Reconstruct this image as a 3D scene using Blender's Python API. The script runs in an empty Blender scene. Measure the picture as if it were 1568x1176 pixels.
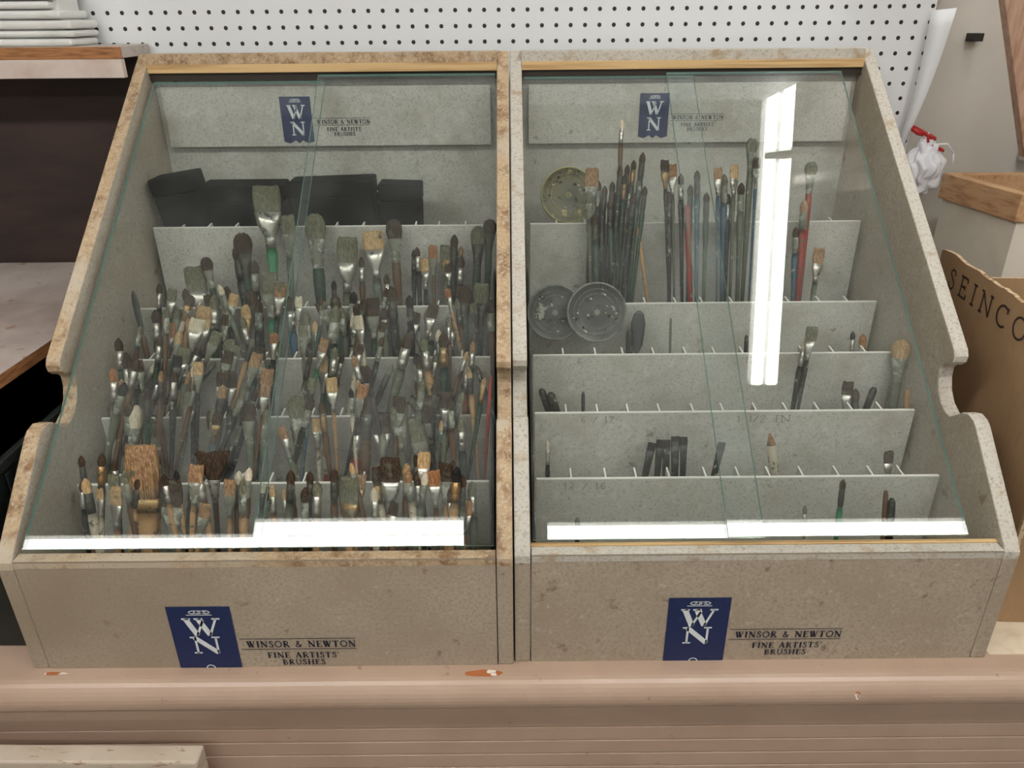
import bpy, bmesh, math, random
from mathutils import Vector, Matrix, noise
random.seed(11)
CAMZ = 1.65            # eye height; geometry below is given relative to eye level, lifted at the end
scene = bpy.context.scene
try:
    scene.view_settings.view_transform = 'Standard'
except Exception:
    pass

# ------------------------------------------------------------------ materials
def lin(c):
    o = []
    for x in c:
        x /= 255.0
        o.append(x/12.92 if x <= 0.04045 else ((x+0.055)/1.055)**2.4)
    return (o[0], o[1], o[2], 1.0)

def mat(name, c, rough=0.6, metal=0.0, layers=(), bump=0.0, bscale=200, spec=0.5, emit=None):
    """layers: (scale, colour, lo, hi, detail, stretch)"""
    m = bpy.data.materials.new(name); m.use_nodes = True
    nt = m.node_tree; N = nt.nodes; L = nt.links
    b = N['Principled BSDF']
    b.inputs['Roughness'].default_value = rough
    b.inputs['Metallic'].default_value = metal
    b.inputs['Specular IOR Level'].default_value = spec
    tc = N.new('ShaderNodeTexCoord')
    col = N.new('ShaderNodeRGB'); col.outputs[0].default_value = lin(c)
    cur = col.outputs[0]
    for ly in layers:
        sc, c2, lo, hi, det, st = ly
        mp = N.new('ShaderNodeMapping'); mp.inputs['Scale'].default_value = st
        mp.inputs['Location'].default_value = (sc*0.013, 1.7, sc*0.007)
        L.new(tc.outputs['Object'], mp.inputs['Vector'])
        nz = N.new('ShaderNodeTexNoise'); nz.inputs['Scale'].default_value = sc
        nz.inputs['Detail'].default_value = det; nz.inputs['Roughness'].default_value = 0.6
        L.new(mp.outputs[0], nz.inputs['Vector'])
        mr = N.new('ShaderNodeMapRange')
        mr.inputs['From Min'].default_value = lo; mr.inputs['From Max'].default_value = hi
        L.new(nz.outputs['Fac'], mr.inputs['Value'])
        mx = N.new('ShaderNodeMix'); mx.data_type = 'RGBA'
        L.new(mr.outputs[0], mx.inputs[0]); L.new(cur, mx.inputs[6])
        mx.inputs[7].default_value = lin(c2)
        cur = mx.outputs[2]
    L.new(cur, b.inputs['Base Color'])
    if bump:
        nz = N.new('ShaderNodeTexNoise'); nz.inputs['Scale'].default_value = bscale
        nz.inputs['Detail'].default_value = 3
        L.new(tc.outputs['Object'], nz.inputs['Vector'])
        bp = N.new('ShaderNodeBump'); bp.inputs['Strength'].default_value = bump
        bp.inputs['Distance'].default_value = 0.001
        L.new(nz.outputs['Fac'], bp.inputs['Height']); L.new(bp.outputs[0], b.inputs['Normal'])
    if emit:
        b.inputs['Emission Color'].default_value = emit[0]
        b.inputs['Emission Strength'].default_value = emit[1]
    return m
S1 = (1, 1, 1)
MDF = mat('fibreboard', (184,175,159), 0.75, layers=[(260,(143,132,115),0.47,0.78,4,S1),(9,(164,151,131),0.4,0.75,3,S1),(110,(200,193,180),0.58,0.8,3,S1),(28,(130,113,90),0.62,0.76,4,S1)], bump=0.2, bscale=300)
MDFF = mat('fibreboard_front', (176,162,143), 0.75, layers=[(240,(140,125,106),0.46,0.78,4,S1),(7,(160,144,124),0.4,0.75,3,S1),(120,(190,179,162),0.6,0.8,3,S1),(34,(118,98,78),0.65,0.75,4,S1),(3,(148,131,109),0.5,0.8,2,S1)], bump=0.2, bscale=300)
EDGE_T = mat('fibreboard_edge_stained', (184,158,124), 0.7, layers=[(45,(134,100,68),0.46,0.66,5,S1),(230,(200,188,166),0.5,0.75,3,S1),(10,(192,178,156),0.54,0.68,3,S1),(300,(112,88,62),0.6,0.74,3,S1)], bump=0.4, bscale=160)
EDGE_W = mat('fibreboard_edge_pale', (194,188,176), 0.7, layers=[(260,(152,144,130),0.5,0.74,3,S1),(30,(164,143,114),0.56,0.70,4,S1)], bump=0.4, bscale=160)
CARD = mat('tray_board', (192,189,179), 0.7, layers=[(300,(146,142,130),0.5,0.74,4,S1),(60,(206,203,195),0.55,0.75,3,S1),(14,(164,157,142),0.5,0.76,4,S1),(45,(126,113,93),0.66,0.76,4,S1)])
CARDE = mat('tray_board_edge', (226,223,215), 0.7)
WOODY = mat('pine_strip', (212,178,126), 0.5, layers=[(30,(168,128,80),0.45,0.7,4,(0.15,6,6))])
DARK = mat('dark_track', (50,40,30), 0.6)
NAVY = mat('navy_print', (20,38,84), 0.5, layers=[(120,(40,58,102),0.6,0.8,3,S1)])
WHT = mat('label_white', (222,226,228), 0.6)
INK = mat('ink', (34,36,54), 0.6)
BLACKFOAM = mat('black_cloth', (12,13,14), 0.85, layers=[(60,(24,26,27),0.5,0.7,3,S1)], bump=0.4, bscale=120, spec=.15)

def glass_mat(name, tint, dust=0.03):
    m = bpy.data.materials.new(name); m.use_nodes = True
    nt = m.node_tree; N = nt.nodes; L = nt.links
    for n in list(N): N.remove(n)
    out = N.new('ShaderNodeOutputMaterial')
    tr = N.new('ShaderNodeBsdfTransparent'); tr.inputs[0].default_value = tint
    gl = N.new('ShaderNodeBsdfGlossy'); gl.inputs['Roughness'].default_value = 0.0
    gl.inputs[0].default_value = (1,1,1,1)
    geo = N.new('ShaderNodeNewGeometry')
    dot = N.new('ShaderNodeVectorMath'); dot.operation = 'DOT_PRODUCT'
    L.new(geo.outputs['Normal'], dot.inputs[0]); L.new(geo.outputs['Incoming'], dot.inputs[1])
    ab = N.new('ShaderNodeMath'); ab.operation = 'ABSOLUTE'; L.new(dot.outputs['Value'], ab.inputs[0])
    om = N.new('ShaderNodeMath'); om.operation = 'SUBTRACT'; om.inputs[0].default_value = 1; L.new(ab.outputs[0], om.inputs[1])
    pw = N.new('ShaderNodeMath'); pw.operation = 'POWER'; pw.inputs[1].default_value = 5; L.new(om.outputs[0], pw.inputs[0])
    ml = N.new('ShaderNodeMath'); ml.operation = 'MULTIPLY_ADD'; ml.inputs[1].default_value = 0.955; ml.inputs[2].default_value = 0.043
    L.new(pw.outputs[0], ml.inputs[0])
    mx = N.new('ShaderNodeMixShader'); L.new(ml.outputs[0], mx.inputs[0]); L.new(tr.outputs[0], mx.inputs[1]); L.new(gl.outputs[0], mx.inputs[2])
    df = N.new('ShaderNodeBsdfDiffuse'); df.inputs[0].default_value = (0.75,0.79,0.77,1)
    tc = N.new('ShaderNodeTexCoord'); nz = N.new('ShaderNodeTexNoise'); nz.inputs['Scale'].default_value = 14; nz.inputs['Detail'].default_value = 6
    L.new(tc.outputs['Object'], nz.inputs['Vector'])
    mr = N.new('ShaderNodeMapRange'); mr.inputs['From Min'].default_value = 0.35; mr.inputs['From Max'].default_value = 0.75
    mr.inputs['To Min'].default_value = dust*0.3; mr.inputs['To Max'].default_value = dust*1.8
    L.new(nz.outputs['Fac'], mr.inputs['Value'])
    m2 = N.new('ShaderNodeMixShader'); L.new(mr.outputs[0], m2.inputs[0]); L.new(mx.outputs[0], m2.inputs[1]); L.new(df.outputs[0], m2.inputs[2])
    L.new(m2.outputs[0], out.inputs[0])
    return m
GLASS = glass_mat('glass_sheet', (0.962,0.98,0.972,1), 0.016)
GLEDGE = mat('glass_cut_edge', (112,156,146), 0.2)

# ------------------------------------------------------------------ mesh builder
class MB:
    def __init__(s): s.v=[]; s.f=[]; s.m=[]; s.s=[]
    def add(s, vs, fs, m=0, smooth=False):
        o=len(s.v); s.v += [tuple(v) for v in vs]
        for i,f in enumerate(fs):
            s.f.append([a+o for a in f]); s.m.append(m[i] if isinstance(m,(list,tuple)) else m); s.s.append(smooth)
    def box(s,x0,x1,y0,y1,z0,z1,m=0,M=None):
        vs=[(x0,y0,z0),(x1,y0,z0),(x1,y1,z0),(x0,y1,z0),(x0,y0,z1),(x1,y0,z1),(x1,y1,z1),(x0,y1,z1)]
        if M is not None: vs=[M@Vector(v) for v in vs]
        s.add(vs,[(0,3,2,1),(4,5,6,7),(0,1,5,4),(1,2,6,5),(2,3,7,6),(3,0,4,7)],m)
    def prism(s,poly,x0,x1,mcap=0,medge=0,smooth=False):
        n=len(poly); vs=[(x0,y,z) for y,z in poly]+[(x1,y,z) for y,z in poly]
        fs=[list(range(n)), list(range(2*n-1,n-1,-1))]; ms=[mcap,mcap]
        for i in range(n):
            j=(i+1)%n; fs.append([j,i,i+n,j+n]); ms.append(medge[i] if isinstance(medge,list) else medge)
        s.add(vs,fs,ms,smooth)
    def lathe(s,o,d,a,b,rings,nseg=10,jit=0.0,rnd=random,closed=True,sq=1.0):
        vs=[];fs=[];ms=[]
        for k,(t,rx,ry,m) in enumerate(rings):
            for i in range(nseg):
                th=2*math.pi*i/nseg; c=math.cos(th); n=math.sin(th)
                c=math.copysign(abs(c)**sq,c); n=math.copysign(abs(n)**sq,n)
                tt=t+(rnd.uniform(-jit,jit) if k==len(rings)-1 and jit else 0)
                vs.append(o+d*tt+a*(rx*c)+b*(ry*n))
        for k in range(len(rings)-1):
            for i in range(nseg):
                j=(i+1)%nseg
                fs.append([k*nseg+i,k*nseg+j,(k+1)*nseg+j,(k+1)*nseg+i]); ms.append(rings[k][3])
        if closed:
            fs.append([i for i in range(nseg-1,-1,-1)]); ms.append(rings[0][3])
            c=len(vs); vs.append(o+d*(rings[-1][0]-jit*0.8))
            for i in range(nseg):
                fs.append([(len(rings)-1)*nseg+i,(len(rings)-1)*nseg+(i+1)%nseg,c]); ms.append(rings[-1][3])
        s.add(vs,fs,ms,True)
    def ribbon(s,pts,w,P,m=0):
        n=len(pts); L_=[];R_=[]
        for i in range(n):
            a=pts[max(i-1,0)]; b=pts[min(i+1,n-1)]
            dx=b[0]-a[0]; dz=b[1]-a[1]; l=math.hypot(dx,dz) or 1
            nx=-dz/l*w/2; nz=dx/l*w/2
            L_.append((pts[i][0]+nx,pts[i][1]+nz)); R_.append((pts[i][0]-nx,pts[i][1]-nz))
        vs=[P(*p) for p in L_]+[P(*p) for p in R_]
        s.add(vs,[[i,i+n,i+1+n,i+1] for i in range(n-1)],m)
    def obj(s,name,mats,parent=None,bevel=0.0,seg=2):
        me=bpy.data.meshes.new(name); me.from_pydata(s.v,[],s.f)
        for m in mats: me.materials.append(m)
        me.polygons.foreach_set('material_index',s.m); me.polygons.foreach_set('use_smooth',s.s)
        me.update()
        o=bpy.data.objects.new(name,me); scene.collection.objects.link(o)
        if parent: o.parent=parent
        if bevel:
            b=o.modifiers.new('bevel','BEVEL'); b.width=bevel; b.segments=seg; b.limit_method='ANGLE'; b.angle_limit=math.radians(40)
        return o
def empty(name):
    e=bpy.data.objects.new(name,None); e.empty_display_size=0.05; scene.collection.objects.link(e); return e

# ------------------------------------------------------------------ serif lettering
T,t_,sf=0.18,0.075,0.065
def arc(cx,cz,rx,rz,a0,a1,n=10):
    return [(cx+rx*math.cos(math.radians(a0+(a1-a0)*i/n)),cz+rz*math.sin(math.radians(a0+(a1-a0)*i/n))) for i in range(n+1)]
G={
'W':(1.14,[([(.12,.98),(.37,0)],T),([(.37,0),(.62,.9)],t_),([(.48,.98),(.75,0)],T),([(.75,0),(1.0,.98)],t_),([(0,.97),(.26,.97)],sf),([(.36,.97),(.62,.97)],sf),([(.88,.97),(1.12,.97)],sf)]),
'N':(.98,[([(.17,0),(.17,.95)],t_),([(.15,.97),(.82,.02)],T),([(.82,0),(.82,.97)],t_),([(.04,.03),(.3,.03)],sf),([(0,.97),(.2,.97)],sf),([(.69,.97),(.95,.97)],sf)]),
'I':(.42,[([(.21,0),(.21,1)],T),([(.06,.03),(.36,.03)],sf),([(.06,.97),(.36,.97)],sf)]),
'S':(.66,[(arc(.33,.74,.2,.23,50,180,8)+arc(.33,.27,.22,.25,75,-60,9)[0:],.12),(arc(.33,.27,.22,.24,-60,-165,6),t_),([(.52,.72),(.52,.97)],t_),([(.1,.3),(.1,.03)],t_)]),
'O':(1.0,[(arc(.5,.5,.42,.46,0,360,20),.11)]),
'C':(.9,[(arc(.5,.5,.42,.46,50,310,16),.11),([(.78,.7),(.78,.97)],t_)]),
'R':(.85,[([(.2,0),(.2,1)],T),([(.2,.96),(.45,.96)]+arc(.45,.74,.2,.22,80,-90,8)+[(.2,.52)],.09),([(.4,.52),(.78,.0)],.14),([(.05,.03),(.36,.03)],sf),([(.05,.97),(.3,.97)],sf),([(.65,.03),(.88,.03)],sf)]),
'&':(.98,[([(.86,.48),(.72,.2),(.45,.02),(.2,.08),(.12,.28),(.3,.5),(.5,.68),(.52,.88),(.38,.96),(.27,.84),(.34,.62),(.55,.32),(.82,.02)],.1)]),
'E':(.78,[([(.2,0),(.2,1)],T),([(.06,.97),(.66,.97)],sf),([(.06,.03),(.7,.03)],sf),([(.2,.52),(.52,.52)],sf),([(.66,.99),(.66,.78)],sf),([(.7,.01),(.7,.24)],sf),([(.52,.62),(.52,.42)],sf)]),
'F':(.72,[([(.2,0),(.2,1)],T),([(.06,.97),(.64,.97)],sf),([(.06,.03),(.36,.03)],sf),([(.2,.5),(.5,.5)],sf),([(.64,.99),(.64,.76)],sf),([(.5,.6),(.5,.4)],sf)]),
'T':(.86,[([(.42,0),(.42,1)],T),([(.06,.97),(.78,.97)],sf),([(.27,.03),(.57,.03)],sf),([(.07,.99),(.07,.76)],sf),([(.77,.99),(.77,.76)],sf)]),
'A':(.95,[([(.12,0),(.45,1)],t_),([(.45,1),(.8,0)],T),([(.22,.33),(.66,.33)],sf),([(0,.03),(.24,.03)],sf),([(.66,.03),(.94,.03)],sf)]),
'B':(.82,[([(.2,0),(.2,1)],T),([(.05,.96),(.42,.96)]+arc(.42,.75,.19,.21,80,-90,8)+[(.2,.54)],.08),([(.2,.54),(.46,.52)]+arc(.46,.28,.23,.24,80,-90,8)+[(.05,.04)],.09)]),
'U':(.96,[([(.2,1),(.2,.3)]+arc(.5,.3,.3,.27,180,360,10)+[(.8,1)],.1),([(.05,.97),(.36,.97)],sf),([(.67,.97),(.92,.97)],sf)]),
'H':(1.0,[([(.2,0),(.2,1)],T),([(.8,0),(.8,1)],T),([(.2,.5),(.8,.5)],sf),([(.05,.03),(.36,.03)],sf),([(.05,.97),(.36,.97)],sf),([(.64,.03),(.95,.03)],sf),([(.64,.97),(.95,.97)],sf)]),
'1':(.35,[([(.05,.8),(.2,1),(.2,0)],.1)]),'2':(.6,[([(.08,.78),(.2,.98),(.45,.95),(.5,.72),(.08,.03),(.55,.03)],.1)]),'6':(.6,[([(.48,.98),(.2,.7),(.1,.3),(.25,.03),(.5,.15),(.45,.45),(.14,.42)],.1)]),
'/':(.4,[([(.02,0),(.38,1)],.1)]),
"'":(.25,[([(.12,1),(.1,.75)],.08)]),' ':(.5,[]),
}
def text(mb,s_,x0,x1,z,h,P,m=0,uniform=None,sp=0.12,wt=1.0):
    tot=sum(G[c][0]+sp for c in s_)-sp; k=(x1-x0)/tot; x=x0
    for c in s_:
        w,st=G[c]
        for pts,wd in st:
            pp=[(x+p[0]*k,z+p[1]*h) for p in pts]
            mb.ribbon(pp,(uniform or wd*wt)*(k+h)/2,P,m)
        x+=(w+sp)*k

def label(parent,name,x,ztop,w,y,cut=None,flag=True):
    mb=MB(); h=w*1.46; P0=lambda a,b:(a,y-0.0006,b); P1=lambda a,b:(a,y-0.0010,b)
    zb=ztop-h
    if cut is not None: zb=max(zb,cut)
    if flag: bot=[(x+w,zb+.06*w),(x+.8*w,zb+.0*w),(x+.62*w,zb+.1*w),(x+.5*w,zb+.0*w),(x+.38*w,zb+.1*w),(x+.2*w,zb),(x,zb+.06*w)]
    else: bot=[(x+w,zb),(x,zb)]
    pts=[(x,ztop),(x+w,ztop)]+bot
    mb.add([P0(*p) for p in pts],[list(range(len(pts)))],0)
    if flag: wb,nb,lh=.68,1.20,.42
    else: wb,nb,lh=.58,.96,.345
    text(mb,'W',x+.21*w,x+.82*w,ztop-wb*w,lh*w,P1,1,wt=1.15)
    text(mb,'N',x+.27*w,x+.76*w,ztop-nb*w,lh*w,P1,1,wt=1.15)
    for cx,sg in ((.42,1),(.6,-1),(.5,1)):
        mb.ribbon([(x+w*(cx+sg*.11*math.cos(a)*(1-a/9)),ztop-.115*w+w*.045*math.sin(a)*(1-a/9)) for a in [i*.6 for i in range(11)]],.016*w,P1,1)
    mb.ribbon([(x+.3*w,ztop-.165*w),(x+.7*w,ztop-.165*w)],.014*w,P1,1)
    if not flag:
        mb.ribbon(arc(x+.5*w,zb-.01*w,.07*w,.07*w,0,180,8),.02*w,P1,1)
    s=w/0.081
    xa=x+.091*s; xb=xa+.143*s; zc=ztop-.0640*s
    mb.ribbon([(x+w+.004*s,zc+.0095*s),(xb,zc+.0095*s)],.0010*s,P0,2)
    mb.ribbon([(x+w+.004*s,zc-.0082*s),(xb,zc-.0082*s)],.0010*s,P0,2)
    text(mb,'WINSOR & NEWTON',xa+.002*s,xb,zc-.005*s,.0105*s,P0,2,wt=1.35)
    xm=(xa+xb)/2
    text(mb,"FINE ARTISTS'",xm-.045*s,xm+.048*s,zc-.0235*s,.0095*s,P0,2,wt=1.35)
    text(mb,"BRUSHES",xm-.027*s,xm+.029*s,zc-.0355*s,.0092*s,P0,2,wt=1.35)
    return mb.obj(name,[NAVY,WHT,INK],parent)

# ------------------------------------------------------------------ display cases
TIERS=[(1.278,-.324),(1.1686,-.428),(1.0757,-.4772),(.99,-.532),(.894,-.584)]
ZB=-.775
GS=.787; GA=math.atan(GS)
def gz(y): return -.600+GS*(y-.765)
def case(name,xl,xr,dy,edge,panes,strip,gy0):
    root=empty(name)
    th=.020
    prof=[(1.437,ZB),(1.437,-.066),(1.434,-.0620),(1.428,-.0620),(.964,-.413),(.955,-.420),(.950,-.428),(.951,-.437),(.958,-.444),(.969,-.448),(.975,-.456),(.974,-.470),(.966,-.487),(.953,-.500),(.937,-.507),(.926,-.507),(.916,-.500),(.903,-.489),(.890,-.484),(.876,-.486),(.868,-.491),(.759,-.592),(.751,-.602),(.750,-.612),(.750,ZB)]
    prof=[(y+dy,z) for y,z in prof]
    n=len(prof)
    medge=[0]+[1]*(n-3)+[2,0]
    for nm,a,b in (('side_panel_left',xl,xl+th),('side_panel_right',xr-th,xr)):
        m=MB(); m.prism(prof,a,b,0,medge); m.obj(nm,[MDF,edge,MDFF],root,0.0018)
    xi,xj=xl+th,xr-th
    m=MB(); m.box(xi+.0012,xj-.0012,.750+dy,.766+dy,ZB,-.600,0)
    m.add([(xi+.0012,.7496+dy,-.6015),(xj-.0012,.7496+dy,-.6015),(xj-.0012,.7496+dy,-.610),(xi+.0012,.7496+dy,-.610)],[(0,3,2,1)],1)
    m.add([(xi+.0012,.750+dy,-.5994),(xj-.0012,.750+dy,-.5994),(xj-.0012,.766+dy,-.5994),(xi+.0012,.766+dy,-.5994)],[(0,1,2,3)],1)
    m.obj('front_panel',[MDFF,edge],root,0.0)
    m=MB(); m.box(xi,xj,1.425+dy,1.437+dy,ZB,-.078,0); m.box(xi,xj,.766+dy,1.425+dy,ZB,ZB+.01,0); m.obj('back_and_floor',[CARD],root)
    m=MB(); m.box(xi-.001,xj+.001,1.408+dy,1.437+dy,-.0785,-.0615,0); m.obj('top_rail',[edge],root,.0012)
    m=MB(); m.box(xi,xj,1.403+dy,1.4085+dy,-.0915,-.078,0)
    if strip: m.box(xi,xj,.7665+dy,.7725+dy,-.606,-.5975,0)
    m.obj('pine_glazing_strips',[WOODY],root,.0008)
    m=MB(); m.box(xi,xj,1.4085+dy,1.425+dy,-.104,-.0785,0); m.obj('upper_track',[DARK],root)
    xa,xb=xi+.012,xj-.012
    m=MB(); m.box(xa,xb,1.411+dy,1.416+dy,-.2135,-.1145,0); m.box(xa+.01,xb-.01,1.416+dy,1.424+dy,-.205,-.12,0); m.obj('header_board',[CARD],root,.0006)
    m=MB()
    floors=[max(tz-.125,-.755) for ty,tz in TIERS]
    for k,(ty,tz) in enumerate(TIERS):
        nf = floors[k+1] if k+1<len(TIERS) else -.764
        m.box(xa,xb,ty+dy,ty+dy+.004,nf,tz,0)
        m.box(xa,xb,ty+dy-.0001,ty+dy+.0042,tz-.0006,tz+.0008,1)
        yb=TIERS[k-1][0] if k>0 else 1.425
        m.box(xa,xb,ty+dy+.004,yb+dy,floors[k],floors[k]+.003,0)
        cnt=int((xb-xa)/.047)
        for i in range(1,cnt+1):
            fx=xa+i*(xb-xa)/(cnt+1)+random.uniform(-.003,.003)
            p=[(ty+dy+.004,tz-.001),(ty+dy+.028,tz+.001),(ty+dy+.028,tz-.02),(ty+dy+.004,floors[k])]
            m.prism(p,fx,fx+.0024,0,1)
    m.obj('stepped_brush_tray',[CARD,CARDE],root)
    nv=Vector((0,-math.sin(GA),math.cos(GA))); sl=Vector((0,math.cos(GA),math.sin(GA)))
    for i,(x0,x1,off,tb,tt,sd) in enumerate(panes):
        m=MB()
        B_=Vector((0,gy0+dy,gz(gy0)))+nv*(off+tb)+sl*sd; Tt=Vector((0,1.396+dy,gz(1.396)))+nv*(off+tt)
        q=[]
        for base in (B_,Tt):
            for o2 in (0,.0045):
                for xx in (x0,x1): q.append(Vector((xx,0,0))+base+nv*o2)
        m.add(q,[(2,3,7,6),(0,4,5,1),(0,1,3,2),(4,6,7,5),(0,2,6,4),(1,5,7,3)],[0,0,1,1,1,1])
        m.obj('glass_pane',[GLASS,GLEDGE],root)
    return root
L_=case('display_case',-.632,-.001,0.0,EDGE_T,[(-.602,-.312,.0,.006,-.006,0),(-.321,-.024,.007,0,0,0)],False,.768)
R_=case('display_case.001',.001,.622,.005,EDGE_W,[(.024,.312,.0,.002,-.002,.002),(.265,.560,.007,.002,-.002,.002)],True,.770)
label(L_,'front_label',-.439,-.671,.081,.7496,cut=-.7745,flag=False)
label(R_,'front_label',.196,-.668,.079,.7546,cut=-.7745,flag=False)
label(L_,'header_label',-.398,-.1305,.0534,1.411)
label(R_,'header_label',.2265,-.1305,.0514,1.416)
m=MB()
for (x,y,z,s_,w_) in ((.10,.995,-.548,'6 / 12',.05),(.33,.995,-.549,'1 1/2 IN',.08),(.07,.899,-.600,'12 / 16',.06),(.10,1.0807,-.492,'6',.008),(.36,1.0807,-.492,'12',.014)):
    text(m,s_,x,x+w_,z,.011,(lambda yy:(lambda a,b:(a,yy,b)))(y-.0006),0,uniform=.09)
m.obj('pencil_notes',[mat('pencil',(124,122,115),.7)],R_)

# ------------------------------------------------------------------ brushes
spl=((90,(98,112,98),.57,.64),(45,(162,160,146),.65,.69))
def pmat(nm,c,r=.5,me=0,sp=((150,(80,88,72),.57,.65),(60,(146,144,128),.66,.70))):
    return mat(nm,c,r,me,layers=[(a,b,lo,hi,3,S1) for a,b,lo,hi in sp])
HM=[pmat('handle_black',(28,27,24),.35),pmat('handle_dark_green',(32,58,42),.35),pmat('handle_brown',(92,64,42),.4),
    pmat('handle_natural',(172,134,92),.5),pmat('handle_blue',(52,82,100),.4,0,spl),pmat('handle_red',(146,50,38),.4),
    pmat('handle_grey_paint',(90,92,74),.6,0,spl),pmat('handle_white',(186,174,152),.5),pmat('handle_green',(42,120,76),.4)]
FM=[pmat('ferrule_nickel',(182,178,168),.3,.85,((90,(104,112,100),.58,.65),)),pmat('ferrule_painted',(112,112,98),.55,.15,((70,(164,166,152),.53,.62),(50,(66,82,80),.6,.66))),
    pmat('ferrule_brass',(152,122,80),.35,.75),pmat('ferrule_dark',(60,57,49),.4,.4)]
def bm_(nm,c,c2):
    return mat(nm,c,.85,0,layers=[(300,c2,.42,.66,2,(1.6,1.6,.06)),(40,(88,90,72),.63,.72,2,S1)],spec=.2)
BMt=[bm_('bristle_dark',(46,36,27),(80,63,47)),bm_('bristle_tan',(154,124,86),(190,162,120)),bm_('bristle_greygreen',(84,84,66),(120,117,96)),
     bm_('bristle_black',(24,23,22),(46,42,38)),bm_('bristle_white',(182,169,144),(206,196,174)),bm_('bristle_orange_brown',(126,84,52),(162,118,78)),
     mat('blade_steel',(70,72,70),.4,.7),bm_('bristle_worn_hog',(122,92,66),(168,136,100))]
BM=HM+FM+BMt
NH,NF=len(HM),len(FM)
H=lambda i:i
F=lambda i:NH+i
B=lambda i:NH+NF+i
FOC=1178.0; PC,PS=math.cos(math.radians(25.9)),math.sin(math.radians(25.9)); RC,RS=math.cos(math.radians(.5)),math.sin(math.radians(.5))
LEAN=math.radians(17)
DV=Vector((0,math.sin(LEAN),math.cos(LEAN)))
ROWS={}
for k,(ty,tz) in enumerate(TIERS): ROWS[k+1]=(ty+.048,tz)
ROWS[6]=(.812,-.602)
def row_xy(k,u,v):  # u, v are image pixel coordinates, projected onto the row's plane
    """image pixels (u, v) -> metres across the row and above the slot"""
    y,z=ROWS[k]; dep=y*PC-z*PS; up=y*PS+z*PC
    a=(u-784); b=(588-v); du=a*RC+b*RS; dv=-a*RS+b*RC
    return du*dep/FOC, (dv*dep/FOC-up)/.99, dep/FOC
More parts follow.
